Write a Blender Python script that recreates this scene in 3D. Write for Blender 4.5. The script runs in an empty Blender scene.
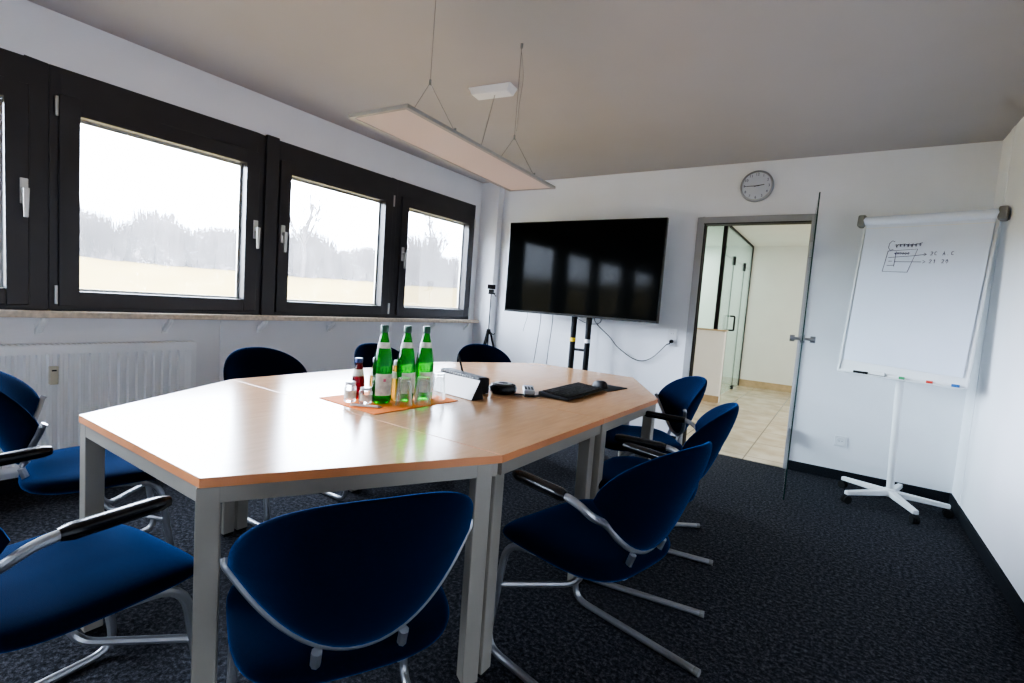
import bpy, bmesh, math, random
from mathutils import Vector, Matrix
random.seed(7)
S = bpy.context.scene
COL = S.collection
PI = math.pi

# ------------------------------------------------------------------ materials
def new_mat(name):
    m = bpy.data.materials.new(name); m.use_nodes = True
    nt = m.node_tree; nt.nodes.clear()
    out = nt.nodes.new('ShaderNodeOutputMaterial')
    return m, nt, out

def pmat(name, col, rough=0.5, metal=0.0, spec=0.5, var=0.0, vscale=20.0, bump=0.0, bscale=60.0, stretch=None, coat=0.0, sheen=0.0, detail=4.0):
    m, nt, out = new_mat(name)
    b = nt.nodes.new('ShaderNodeBsdfPrincipled')
    b.inputs['Base Color'].default_value = (*col, 1)
    b.inputs['Roughness'].default_value = rough
    b.inputs['Metallic'].default_value = metal
    b.inputs['Specular IOR Level'].default_value = spec
    b.inputs['Coat Weight'].default_value = coat
    b.inputs['Coat Roughness'].default_value = 0.08
    if sheen:
        b.inputs['Sheen Weight'].default_value = sheen
        b.inputs['Sheen Roughness'].default_value = 0.35
        b.inputs['Sheen Tint'].default_value = (0.06, 0.32, 1.0, 1)
    nt.links.new(b.outputs[0], out.inputs[0])
    if var or bump:
        tc = nt.nodes.new('ShaderNodeTexCoord')
        mp = nt.nodes.new('ShaderNodeMapping')
        nt.links.new(tc.outputs['Object'], mp.inputs[0])
        if stretch: mp.inputs['Scale'].default_value = stretch
    if var:
        n = nt.nodes.new('ShaderNodeTexNoise'); n.inputs['Scale'].default_value = vscale; n.inputs['Detail'].default_value = detail
        nt.links.new(mp.outputs[0], n.inputs['Vector'])
        r = nt.nodes.new('ShaderNodeValToRGB')
        r.color_ramp.elements[0].position = 0.3; r.color_ramp.elements[1].position = 0.7
        r.color_ramp.elements[0].color = (*[max(0, c*(1-var)) for c in col], 1)
        r.color_ramp.elements[1].color = (*[min(1, c*(1+var)) for c in col], 1)
        nt.links.new(n.outputs['Fac'], r.inputs[0]); nt.links.new(r.outputs[0], b.inputs['Base Color'])
    if bump:
        n2 = nt.nodes.new('ShaderNodeTexNoise'); n2.inputs['Scale'].default_value = bscale; n2.inputs['Detail'].default_value = 3
        nt.links.new(mp.outputs[0], n2.inputs['Vector'])
        bp = nt.nodes.new('ShaderNodeBump'); bp.inputs['Strength'].default_value = bump; bp.inputs['Distance'].default_value = 0.01
        nt.links.new(n2.outputs['Fac'], bp.inputs['Height']); nt.links.new(bp.outputs[0], b.inputs['Normal'])
    return m

def glass_mat(name, tint, refl=1.0, rough=0.0, veil=0.0, veil_col=(1, 1, 1), drops=False, edge=0.0, edge_col=(0.6, 0.65, 0.65)):
    """thin glass sheet: tinted see-through, fresnel mirror on top, optional pale veil (painted haze, rain drops)"""
    m, nt, out = new_mat(name)
    t = nt.nodes.new('ShaderNodeBsdfTransparent'); t.inputs[0].default_value = (*tint, 1)
    g = nt.nodes.new('ShaderNodeBsdfGlossy'); g.inputs['Roughness'].default_value = rough
    f = nt.nodes.new('ShaderNodeFresnel'); f.inputs[0].default_value = 1.45
    mul = nt.nodes.new('ShaderNodeMath'); mul.operation = 'MULTIPLY'; mul.inputs[1].default_value = refl
    nt.links.new(f.outputs[0], mul.inputs[0])
    cur = t.outputs[0]
    if edge:
        lw = nt.nodes.new('ShaderNodeLayerWeight'); lw.inputs[0].default_value = 0.35
        d = nt.nodes.new('ShaderNodeBsdfTranslucent'); d.inputs[0].default_value = (*edge_col, 1)
        me = nt.nodes.new('ShaderNodeMath'); me.operation = 'MULTIPLY'; me.inputs[1].default_value = edge
        nt.links.new(lw.outputs['Facing'], me.inputs[0])
        mx = nt.nodes.new('ShaderNodeMixShader'); nt.links.new(me.outputs[0], mx.inputs[0])
        nt.links.new(cur, mx.inputs[1]); nt.links.new(d.outputs[0], mx.inputs[2]); cur = mx.outputs[0]
    if veil:
        d = nt.nodes.new('ShaderNodeBsdfTranslucent'); d.inputs[0].default_value = (*veil_col, 1)
        mx = nt.nodes.new('ShaderNodeMixShader'); mx.inputs[0].default_value = veil
        if drops:
            tc = nt.nodes.new('ShaderNodeTexCoord')
            v = nt.nodes.new('ShaderNodeTexVoronoi'); v.inputs['Scale'].default_value = 75
            nt.links.new(tc.outputs['Object'], v.inputs['Vector'])
            n = nt.nodes.new('ShaderNodeTexNoise'); n.inputs['Scale'].default_value = 5
            nt.links.new(tc.outputs['Object'], n.inputs['Vector'])
            r = nt.nodes.new('ShaderNodeMapRange'); r.inputs[1].default_value = 0.30; r.inputs[2].default_value = 0.22; r.inputs[3].default_value = 0; r.inputs[4].default_value = 0.12
            nt.links.new(v.outputs['Distance'], r.inputs[0])
            r2 = nt.nodes.new('ShaderNodeMapRange'); r2.inputs[1].default_value = 0.40; r2.inputs[2].default_value = 0.65
            nt.links.new(n.outputs['Fac'], r2.inputs[0])
            mm = nt.nodes.new('ShaderNodeMath'); mm.operation = 'MULTIPLY'
            nt.links.new(r.outputs[0], mm.inputs[0]); nt.links.new(r2.outputs[0], mm.inputs[1])
            ad = nt.nodes.new('ShaderNodeMath'); ad.operation = 'ADD'; ad.inputs[1].default_value = veil
            nt.links.new(mm.outputs[0], ad.inputs[0]); nt.links.new(ad.outputs[0], mx.inputs[0])
        nt.links.new(cur, mx.inputs[1]); nt.links.new(d.outputs[0], mx.inputs[2]); cur = mx.outputs[0]
    mg = nt.nodes.new('ShaderNodeMixShader')
    nt.links.new(mul.outputs[0], mg.inputs[0]); nt.links.new(cur, mg.inputs[1]); nt.links.new(g.outputs[0], mg.inputs[2])
    nt.links.new(mg.outputs[0], out.inputs[0])
    return m

def carpet_mat():
    m, nt, out = new_mat('carpet')
    b = nt.nodes.new('ShaderNodeBsdfPrincipled'); b.inputs['Roughness'].default_value = 0.95; b.inputs['Specular IOR Level'].default_value = 0.1
    tc = nt.nodes.new('ShaderNodeTexCoord')
    n = nt.nodes.new('ShaderNodeTexNoise'); n.inputs['Scale'].default_value = 62; n.inputs['Detail'].default_value = 4; n.inputs['Roughness'].default_value = 0.8
    nt.links.new(tc.outputs['Object'], n.inputs['Vector'])
    r = nt.nodes.new('ShaderNodeValToRGB')
    e = r.color_ramp.elements
    e[0].position = 0.34; e[0].color = (0.003, 0.0033, 0.0045, 1)
    e[1].position = 0.66; e[1].color = (0.085, 0.088, 0.102, 1)
    k = e.new(0.5); k.color = (0.022, 0.023, 0.028, 1)
    nt.links.new(n.outputs['Fac'], r.inputs[0]); nt.links.new(r.outputs[0], b.inputs['Base Color'])
    bp = nt.nodes.new('ShaderNodeBump'); bp.inputs['Strength'].default_value = 0.5; bp.inputs['Distance'].default_value = 0.01
    nt.links.new(n.outputs['Fac'], bp.inputs['Height']); nt.links.new(bp.outputs[0], b.inputs['Normal'])
    nt.links.new(b.outputs[0], out.inputs[0])
    return m

def tile_mat():
    m, nt, out = new_mat('floor_tile')
    b = nt.nodes.new('ShaderNodeBsdfPrincipled'); b.inputs['Roughness'].default_value = 0.22
    tc = nt.nodes.new('ShaderNodeTexCoord')
    br = nt.nodes.new('ShaderNodeTexBrick'); br.offset = 0.0
    br.inputs['Scale'].default_value = 1.0; br.inputs['Brick Width'].default_value = 0.6; br.inputs['Row Height'].default_value = 0.6
    br.inputs['Mortar Size'].default_value = 0.006; br.inputs['Mortar'].default_value = (0.22, 0.18, 0.13, 1)
    n = nt.nodes.new('ShaderNodeTexNoise'); n.inputs['Scale'].default_value = 5; n.inputs['Detail'].default_value = 6
    nt.links.new(tc.outputs['Object'], n.inputs['Vector'])
    r = nt.nodes.new('ShaderNodeValToRGB'); r.color_ramp.elements[0].position = 0.35; r.color_ramp.elements[1].position = 0.65
    r.color_ramp.elements[0].color = (0.46, 0.37, 0.26, 1); r.color_ramp.elements[1].color = (0.60, 0.51, 0.39, 1)
    nt.links.new(n.outputs['Fac'], r.inputs[0])
    nt.links.new(r.outputs[0], br.inputs['Color1']); nt.links.new(r.outputs[0], br.inputs['Color2'])
    nt.links.new(tc.outputs['Object'], br.inputs['Vector'])
    nt.links.new(br.outputs['Color'], b.inputs['Base Color']); nt.links.new(b.outputs[0], out.inputs[0])
    return m

M = {}
M['wall'] = pmat('wall_paint', (0.83, 0.84, 0.87), 0.85, spec=0.2, var=0.02, vscale=3, bump=0.08, bscale=120)
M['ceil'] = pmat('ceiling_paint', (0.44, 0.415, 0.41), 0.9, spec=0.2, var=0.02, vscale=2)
M['carpet'] = carpet_mat()
M['base'] = pmat('baseboard_carpet', (0.012, 0.014, 0.018), 0.9, spec=0.15, var=0.5, vscale=150)
M['winframe'] = pmat('window_brown', (0.026, 0.024, 0.027), 0.38, spec=0.5, var=0.15, vscale=4)
M['stone'] = pmat('sill_stone', (0.66, 0.55, 0.43), 0.5, var=0.2, vscale=40)
M['white'] = pmat('white_lacquer', (0.76, 0.77, 0.78), 0.35, var=0.01, vscale=5)
M['radiator'] = pmat('radiator_enamel', (0.90, 0.92, 0.94), 0.35, var=0.01, vscale=5)
M['cream'] = pmat('cream_plastic', (0.62, 0.58, 0.46), 0.45, var=0.03, vscale=30)
M['beech'] = pmat('beech_laminate', (0.44, 0.245, 0.125), 0.20, spec=0.5, var=0.10, vscale=9, stretch=(6, 0.7, 1), detail=5)
M['edge'] = pmat('beech_edge_band', (0.68, 0.27, 0.11), 0.35, var=0.06, vscale=12)
M['greymetal'] = pmat('grey_powder_coat', (0.34, 0.315, 0.27), 0.42, metal=0.2, var=0.03, vscale=15)
M['steel'] = pmat('satin_silver_tube', (0.42, 0.43, 0.45), 0.34, metal=0.85, var=0.04, vscale=12)
M['lampalu'] = pmat('lamp_aluminium', (0.36, 0.35, 0.33), 0.45, metal=0.5, var=0.03, vscale=10)
M['alu'] = pmat('aluminium', (0.62, 0.61, 0.58), 0.35, metal=0.8, var=0.03, vscale=10)
M['fabric'] = pmat('blue_upholstery', (0.0003, 0.0029, 0.0135), 0.9, spec=0.03, var=0.18, vscale=160, bump=0.15, bscale=500, sheen=0.34)
M['blackpl'] = pmat('black_plastic', (0.006, 0.006, 0.007), 0.22, spec=0.35, var=0.1, vscale=25)
M['blackmat'] = pmat('black_matt', (0.008, 0.008, 0.009), 0.55, spec=0.2, var=0.1, vscale=25)
M['rubber'] = pmat('black_rubber', (0.012, 0.012, 0.012), 0.8, spec=0.2, var=0.1, vscale=20)
M['screen'] = pmat('tv_screen', (0.0020, 0.0024, 0.0024), 0.08, spec=0.06, var=0.05, vscale=2)
M['paper'] = pmat('paper', (0.76, 0.81, 0.92), 0.9, spec=0.1, var=0.01, vscale=3)
M['cardwhite'] = pmat('white_card', (0.80, 0.80, 0.80), 0.6, spec=0.3, var=0.01, vscale=6)
M['ink'] = pmat('dark_ink', (0.03, 0.03, 0.10), 0.7, var=0.1, vscale=80)
M['grey'] = pmat('grey_plastic', (0.22, 0.22, 0.21), 0.4, var=0.05, vscale=20)
M['doorframe'] = pmat('grey_steel_frame', (0.36, 0.36, 0.36), 0.45, metal=0.2, var=0.03, vscale=10)
M['tile'] = tile_mat()
M['skirt'] = pmat('stone_skirting', (0.50, 0.37, 0.23), 0.4, var=0.15, vscale=12)
M['wall2'] = pmat('corridor_paint', (0.80, 0.80, 0.79), 0.85, spec=0.2, var=0.02, vscale=3)
M['partwall_lit'] = pmat('partition_lit_paint', (0.90, 0.89, 0.89), 0.8, spec=0.2, var=0.02, vscale=3)  # corridor paint made whiter, putting window light on the half wall into its colour
M['doorglass'] = glass_mat('clear_door_glass', (0.93, 0.97, 0.95), 0.55)
M['glassedge'] = pmat('green_glass_edge', (0.012, 0.045, 0.04), 0.15, spec=0.6, var=0.1, vscale=10)
M['partglass'] = glass_mat('partition_glass', (0.84, 0.93, 0.90), 0.5, veil=0.12, veil_col=(0.8, 0.95, 0.92))
M['pane'] = glass_mat('rainy_window_glass', (0.97, 0.98, 0.98), 0.6, veil=0.024, drops=True)  # even veil paints washed-out haze over the outdoors; the drops are rain
M['greenglass'] = glass_mat('green_bottle_glass', (0.008, 0.50, 0.055), 0.9, veil=0.15, veil_col=(0.002, 0.26, 0.02))
M['greencap'] = pmat('green_cap', (0.003, 0.06, 0.028), 0.35, var=0.05, vscale=30)
M['label'] = pmat('pale_label', (0.66, 0.66, 0.58), 0.6, var=0.25, vscale=45)
M['tumbler'] = glass_mat('tumbler_glass', (0.98, 0.99, 0.99), 0.8, edge=0.8, edge_col=(0.95, 0.97, 0.97))
M['juiceglass'] = glass_mat('yellow_juice_glass', (0.95, 0.78, 0.42), 0.9, veil=0.35, veil_col=(0.75, 0.52, 0.16))
M['redglass'] = glass_mat('red_juice_glass', (0.20, 0.02, 0.03), 0.9, veil=0.30, veil_col=(0.20, 0.01, 0.03))
M['bluecap'] = pmat('blue_cap', (0.03, 0.06, 0.22), 0.4, var=0.05, vscale=30)
M['goldcap'] = pmat('pale_gold_cap', (0.45, 0.47, 0.50), 0.35, metal=0.5, var=0.05, vscale=30)
M['orange'] = pmat('orange_mat_paper', (0.78, 0.20, 0.035), 0.8, spec=0.2, var=0.12, vscale=14)
M['silver'] = pmat('silver_plastic', (0.42, 0.43, 0.45), 0.3, metal=0.6, var=0.05, vscale=30)
M['yellow'] = pmat('yellow_tape', (0.75, 0.52, 0.03), 0.5, var=0.05, vscale=30)
M['diffuser'] = pmat('lamp_diffuser', (0.68, 0.58, 0.53), 0.5, spec=0.3, var=0.02, vscale=3)
M['clockface'] = pmat('clock_face', (0.60, 0.63, 0.70), 0.5, var=0.02, vscale=20)
M['red'] = pmat('red_plastic', (0.6, 0.05, 0.03), 0.4, var=0.05, vscale=30)
M['green'] = pmat('green_plastic', (0.02, 0.28, 0.10), 0.4, var=0.05, vscale=30)
M['blue'] = pmat('blue_plastic', (0.03, 0.15, 0.42), 0.4, var=0.05, vscale=30)
M['grass'] = pmat('dry_meadow', (0.105, 0.074, 0.022), 0.95, spec=0.0, var=0.10, vscale=0.35, stretch=(1, 1, 1))
M['shrub'] = pmat('bare_shrub', (0.062, 0.052, 0.051), 0.95, spec=0.0, var=0.5, vscale=6)
M['twig'] = pmat('bare_twigs', (0.056, 0.047, 0.046), 0.95, spec=0.0, var=0.2, vscale=3)
M['socket'] = pmat('socket_plastic', (0.74, 0.75, 0.77), 0.35, var=0.01, vscale=10)
M['pink'] = pmat('pink_print', (0.6, 0.12, 0.22), 0.6, var=0.1, vscale=40)

# ------------------------------------------------------------------ mesh builder
class MB:
    def __init__(s): s.v = []; s.f = []; s.m = []; s.mats = []; s.sm = []
    def mi(s, m):
        if m not in s.mats: s.mats.append(m)
        return s.mats.index(m)
    def add(s, vs, fs, mat, smooth=False, T=None):
        o = len(s.v)
        s.v += [tuple(T @ Vector(p)) if T is not None else tuple(p) for p in vs]
        k = s.mi(mat)
        for f in fs: s.f.append([i+o for i in f]); s.m.append(k); s.sm.append(smooth)
        return s
    def box(s, c, d, mat, R=None, T=None):
        x, y, z = d[0]/2, d[1]/2, d[2]/2
        vs = [Vector((a*x, b*y, e*z)) for a in (-1, 1) for b in (-1, 1) for e in (-1, 1)]
        if R is not None: vs = [R @ p for p in vs]
        vs = [p + Vector(c) for p in vs]
        return s.add(vs, [(0, 1, 3, 2), (4, 6, 7, 5), (0, 4, 5, 1), (2, 3, 7, 6), (0, 2, 6, 4), (1, 5, 7, 3)], mat, T=T)
    def bb(s, lo, hi, mat): return s.box([(a+b)/2 for a, b in zip(lo, hi)], [b-a for a, b in zip(lo, hi)], mat)
    def prism(s, poly, z0, z1, mat, side=None, T=None):
        n = len(poly)
        vs = [(p[0], p[1], z0) for p in poly] + [(p[0], p[1], z1) for p in poly]
        s.add(vs, [list(range(n))[::-1], list(range(n, 2*n))], mat, T=T)
        s.add(vs, [(i, (i+1) % n, n+(i+1) % n, n+i) for i in range(n)], side or mat, T=T)
        return s
    def tube(s, pts, r, mat, n=10, caps=True, T=None):
        pts = [Vector(p) for p in pts]; N = len(pts)
        rs = r if isinstance(r, (list, tuple)) else [r]*N
        tan = []
        for i in range(N):
            a = pts[max(i-1, 0)]; b = pts[min(i+1, N-1)]
            t = (b-a); tan.append(t.normalized() if t.length > 1e-9 else Vector((0, 0, 1)))
        u = tan[0].orthogonal().normalized()
        vs = []
        for i in range(N):
            u = (u - tan[i]*u.dot(tan[i])); u = u.normalized() if u.length > 1e-6 else tan[i].orthogonal().normalized()
            w = tan[i].cross(u)
            for k in range(n):
                a = 2*PI*k/n; vs.append(pts[i] + (u*math.cos(a)+w*math.sin(a))*rs[i])
        fs = [(i*n+k, i*n+(k+1) % n, (i+1)*n+(k+1) % n, (i+1)*n+k) for i in range(N-1) for k in range(n)]
        s.add(vs, fs, mat, True, T)
        if caps:
            s.add(vs[:n], [list(range(n))[::-1]], mat, T=T); s.add(vs[-n:], [list(range(n))], mat, T=T)
        return s
    def lathe(s, prof, mat, n=24, c=(0, 0, 0), T=None, smooth=True, a0=0.0, a1=2*PI):
        full = abs(a1-a0-2*PI) < 1e-6
        cols = n if full else n+1
        vs = []
        for k in range(cols):
            a = a0+(a1-a0)*k/n
            for (r, z) in prof: vs.append((c[0]+r*math.cos(a), c[1]+r*math.sin(a), c[2]+z))
        P = len(prof); fs = []
        for k in range(n):
            k2 = (k+1) % cols if full else k+1
            for j in range(P-1):
                fs.append((k*P+j, k2*P+j, k2*P+j+1, k*P+j+1))
        return s.add(vs, fs, mat, smooth, T)
    def build(s, name, parent=None, bevel=0.0, loc=None, segs=2, sharp=35):
        me = bpy.data.meshes.new(name); me.from_pydata(s.v, [], s.f)
        for m in s.mats: me.materials.append(m)
        for p, k, sm in zip(me.polygons, s.m, s.sm): p.material_index = k; p.use_smooth = sm
        bm = bmesh.new(); bm.from_mesh(me)
        bmesh.ops.remove_doubles(bm, verts=bm.verts, dist=1e-6)
        bmesh.ops.recalc_face_normals(bm, faces=bm.faces)
        bm.to_mesh(me); bm.free()
        if any(s.sm): me.set_sharp_from_angle(angle=math.radians(sharp))
        o = bpy.data.objects.new(name, me); COL.objects.link(o)
        if parent: o.parent = parent
        if loc is not None: o.location = loc
        if bevel:
            b = o.modifiers.new('Bevel', 'BEVEL'); b.width = bevel; b.segments = segs; b.limit_method = 'ANGLE'; b.angle_limit = math.radians(40)
        return o

def smooth_path(pts, sub=6):
    """Catmull-Rom through pts"""
    P = [Vector(p) for p in pts]; out = []
    for i in range(len(P)-1):
        p0 = P[i-1] if i else P[0]*2-P[1]; p1 = P[i]; p2 = P[i+1]; p3 = P[i+2] if i+2 < len(P) else P[-1]*2-P[-2]
        for k in range(sub):
            t = k/sub
            out.append(0.5*((2*p1)+(p2-p0)*t+(2*p0-5*p1+4*p2-p3)*t*t+(3*p1-p0-3*p2+p3)*t**3))
    out.append(P[-1]); return out

def fillet(pts, r, n=6):
    """polyline with rounded corners"""
    P = [Vector(p) for p in pts]; out = [P[0]]
    for i in range(1, len(P)-1):
        a = (P[i-1]-P[i]); b = (P[i+1]-P[i]); la, lb = a.length, b.length
        d = min(r, la*0.49, lb*0.49); a.normalize(); b.normalize()
        s0, s1 = P[i]+a*d, P[i]+b*d
        for k in range(n+1):
            t = k/n; out.append(s0*(1-t)**2+P[i]*2*t*(1-t)+s1*t*t)
    out.append(P[-1]); return out

def tag(o, label=None, cat=None, group=None, kind=None):
    if label: o['label'] = label
    if cat: o['category'] = cat
    if group: o['group'] = group
    if kind: o['kind'] = kind
    return o
def thing(name, label, cat, loc=(0, 0, 0), rz=0.0, group=None):
    o = bpy.data.objects.new(name, None); COL.objects.link(o); o.location = loc; o.rotation_euler = (0, 0, rz); o.empty_display_size = 0.1
    return tag(o, label, cat, group)
def structure(name, loc=(0, 0, 0)):
    o = bpy.data.objects.new(name, None); COL.objects.link(o); o.location = loc; o.empty_display_size = 0.1
    return tag(o, kind='structure')
def dup(root, loc, rz, label, group=None):
    r = root.copy(); COL.objects.link(r); r.location = loc; r.rotation_euler = (0, 0, rz); r['label'] = label
    if group: r['group'] = group
    for ch in list(root.children):
        c = ch.copy(); COL.objects.link(c); c.parent = r
        for g in list(ch.children):
            d = g.copy(); COL.objects.link(d); d.parent = c
    return r

# ------------------------------------------------------------------ room shell
XL, XR, YB, YF, H = -3.58, 0.772, 4.672, -2.6, 2.54
WZ0, WZ1 = 0.978, 2.267          # window band
WY0, WY1 = -2.42, 4.475
GZ0, GZ1 = 1.088, 2.037
tag(MB().bb((XL-0.112, YF-0.1, -0.12), (XR+0.2, YB, 0.0), M['carpet']).build('floor'), kind='structure')
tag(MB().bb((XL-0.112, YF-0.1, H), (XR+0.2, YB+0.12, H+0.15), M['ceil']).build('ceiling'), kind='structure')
w = MB()
w.bb((XL-0.112, YF-0.1, 0), (XL, YB+0.12, WZ0-0.035), M['wall'])
w.bb((XL-0.112, YF-0.1, WZ1), (XL, YB+0.12, H), M['wall'])
w.bb((XL-0.112, WY1, WZ0-0.035), (XL, YB+0.12, WZ1), M['wall'])
w.bb((XL-0.112, YF-0.1, WZ0-0.035), (XL, WY0, WZ1), M['wall'])
tag(w.build('wall_left'), kind='structure')
tag(MB().bb((XR, YF-0.1, 0), (XR+0.2, YB+0.12, H), M['wall']).build('wall_right'), kind='structure')
tag(MB().bb((XL, YF-0.1, 0), (XR, YF, H), M['wall']).build('wall_front'), kind='structure')
# back wall with the door opening
DX0, DX1, DZ = -1.176, -0.258, 2.088
w = MB()
w.bb((XL, YB, 0), (DX0+0.01, YB+0.12, H), M['wall'])
w.bb((DX1-0.01, YB, 0), (XR, YB+0.12, H), M['wall'])
w.bb((DX0+0.01, YB, DZ-0.01), (DX1-0.01, YB+0.12, H), M['wall'])
tag(w.build('wall_back'), kind='structure')
tag(MB().bb((XL, YB-0.10, 0), (-3.335, YB, H), M['wall']).build('trim_1', bevel=0.004), kind='structure')     # boxed pier in the corner
# joint strip and pipe on the window wall
tag(MB().bb((XL, 1.745, 0.05), (XL+0.008, 1.785, WZ0-0.04), M['wall']).build('trim_2', bevel=0.002), kind='structure')
# thin service strip on right wall beside the corner
tag(MB().bb((XR-0.004, YB-0.30, 0.08), (XR, YB-0.22, H), M['wall']).build('trim_3', bevel=0.003), kind='structure')
# baseboards
tag(MB().bb((DX1, YB-0.012, 0), (XR, YB, 0.078), M['base']).build('baseboard_back_right'), kind='structure')
tag(MB().bb((-3.335, YB-0.012, 0), (DX0, YB, 0.078), M['base']).build('baseboard_back_left'), kind='structure')
tag(MB().bb((XR-0.012, YF, 0), (XR, YB-0.012, 0.078), M['base']).build('baseboard_right'), kind='structure')
tag(MB().bb((XL, YF, 0), (XL+0.012, YB-0.10, 0.078), M['base']).build('baseboard_left'), kind='structure')
# window sill
tag(MB().bb((XL-0.02, WY0, WZ0-0.035), (-3.495, YB-0.10, WZ0-0.001), M['stone']).build('trim_4', bevel=0.003), kind='structure')

# ------------------------------------------------------------------ windows
def ring(mb, x0, x1, y0, y1, z0, z1, wl, wr, wb, wt, mat):
    mb.bb((x0, y0, z0), (x1, y0+wl, z1), mat); mb.bb((x0, y1-wr, z0), (x1, y1, z1), mat)
    mb.bb((x0, y0+wl, z0), (x1, y1-wr, z0+wb), mat); mb.bb((x0, y0+wl, z1-wt), (x1, y1-wr, z1), mat)
    return mb
def window(n, f0, f1, g0, g1, handle_side, hinge_side):
    root = structure('window_%d' % n)
    fr = MB(); ring(fr, XL-0.10, XL+0.004, f0, f1, WZ0, WZ1, max(0.02, g0-0.075-f0), max(0.02, f1-g1-0.075), 0.035, 0.14, M['winframe'])
    fr.build('window_frame', root, bevel=0.004)
    sash = MB(); ring(sash, XL-0.075, XL+0.022, g0-0.088, g1+0.088, GZ0-0.085, GZ1+0.092, 0.088, 0.088, 0.085, 0.092, M['winframe'])
    so = sash.build('sash', root, bevel=0.006)
    bead = MB(); ring(bead, XL-0.072, XL-0.058, g0, g1, GZ0, GZ1, 0.014, 0.014, 0.014, 0.014, M['alu']); bead.build('glazing_bead', so)
    MB().bb((XL-0.068, g0+0.002, GZ0+0.002), (XL-0.062, g1-0.002, GZ1-0.002), M['pane']).build('pane', so)
    if handle_side:
        y = g1+0.066 if handle_side > 0 else g0-0.058
        hb = MB(); hb.bb((XL+0.022, y-0.016, 1.525), (XL+0.031, y+0.016, 1.655), M['alu'])
        ho = hb.build('handle', root, bevel=0.003)
        lv = MB(); lv.bb((XL+0.031, y-0.011, 1.578), (XL+0.068, y+0.011, 1.602), M['alu'])
        lv.add([(XL+0.050, y-0.013, 1.604), (XL+0.072, y-0.013, 1.604), (XL+0.072, y+0.013, 1.604), (XL+0.050, y+0.013, 1.604),
                (XL+0.054, y-0.009, 1.455), (XL+0.068, y-0.009, 1.455), (XL+0.068, y+0.009, 1.455), (XL+0.054, y+0.009, 1.455)],
               [(0, 3, 2, 1), (4, 5, 6, 7), (0, 1, 5, 4), (1, 2, 6, 5), (2, 3, 7, 6), (3, 0, 4, 7)], M['alu'])
        lv.build('handle_lever', ho, bevel=0.003)
    if hinge_side:
        y = g1+0.098 if hinge_side > 0 else g0-0.098
        for z in (1.065, 2.062): MB().tube([(XL+0.018, y, z-0.05), (XL+0.018, y, z+0.05)], 0.008, M['alu'], 8).build('hinge', root)
    return root
window(1, -0.90, 0.850, -0.45, 0.683, 1, 0)
window(2, 0.850, 2.020, 0.975, 1.890, 1, -1)
window(3, 2.115, 3.300, 2.222, 3.152, -1, 1)
window(4, 3.300, WY1, 3.442, 4.360, -1, 1)
window(5, WY0, -0.90, -2.25, -1.05, 1, 0)
tag(MB().bb((XL-0.10, 2.020, WZ0), (XL+0.026, 2.115, WZ1+0.008), M['winframe']).build('trim_5', bevel=0.004), kind='structure')

# sill brackets
for i, y in enumerate((0.82, 1.415, 2.03, 2.63, 3.24, 3.85, 4.42)):
    b = MB(); P = smooth_path([(-3.515, y, 0.938), (-3.517, y-0.005, 0.918), (-3.545, y-0.010, 0.893), (-3.572, y-0.012, 0.868)], 4)
    b.tube(P, [0.018]*len(P), M['radiator'], 8)
    b.bb((-3.579, y-0.026, 0.848), (-3.570, y+0.006, 0.905), M['radiator'])
    tag(b.build('sill_bracket'), 'small curved white bracket under the stone window sill', 'bracket', 'brackets holding the window sill')

# radiator
rad = thing('radiator', 'long white ribbed panel radiator on wall under the windows', 'radiator', (-3.47, 0.4, 0.12))
RX, RY0, RY1, RZ0, RZ1 = -3.475, -0.85, 1.55, 0.14, 0.795
p = MB()
n = int((RY1-RY0-0.06)/0.0445)
prof = []
y = RY0+0.03
for i in range(n):
    a = y+i*0.0445
    prof += [(RX, a), (RX, a+0.014), (RX-0.017, a+0.020), (RX-0.017, a+0.0385)]
prof = [(RX, RY0)] + prof + [(RX, RY1-0.03), (RX, RY1)]
vs = []; fs = []
for (x, yy) in prof: vs += [(x, yy, RZ0+0.03), (x, yy, RZ1-0.045)]
for i in range(len(prof)-1): fs.append((2*i, 2*i+2, 2*i+3, 2*i+1))
p.add(vs, fs, M['radiator'])
p.bb((RX-0.016, RY0, RZ0), (RX+0.001, RY1, RZ0+0.03), M['radiator']); p.bb((RX-0.016, RY0, RZ1-0.045), (RX+0.001, RY1, RZ1), M['radiator'])
po = p.build('front_panel', rad); po.location = (3.47, -0.4, -0.12)
g = MB(); g.bb((-3.56, RY0, RZ1-0.004), (RX-0.012, RY1, RZ1+0.004), M['radiator'])
for i in range(100):
    yy = RY0+0.04+i*0.0233; g.bb((-3.545, yy, RZ1+0.0035), (-3.49, yy+0.008, RZ1+0.0045), M['alu'])
o = g.build('top_grille', rad); o.location = (3.47, -0.4, -0.12)
o = MB().bb((-3.56, RY1-0.004, RZ0), (RX-0.005, RY1+0.002, RZ1), M['radiator']).build('side_cover', rad, bevel=0.002); o.location = (3.47, -0.4, -0.12)
o = MB().bb((-3.57, RY0, RZ0+0.02), (-3.535, RY1-0.004, RZ1-0.02), M['radiator']).build('rear_panel', rad); o.location = (3.47, -0.4, -0.12)
hm = thing('heat_meter', 'small cream heat meter box clipped on the radiator front', 'meter', (RX+0.002, 0.842, 0.59))
MB().bb((0, -0.018, 0), (0.026, 0.018, 0.098), M['cream']).build('housing', hm, bevel=0.004)
MB().bb((0.0262, -0.010, 0.072), (0.0268, 0.010, 0.080), M['blackmat']).build('display', hm)

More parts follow.
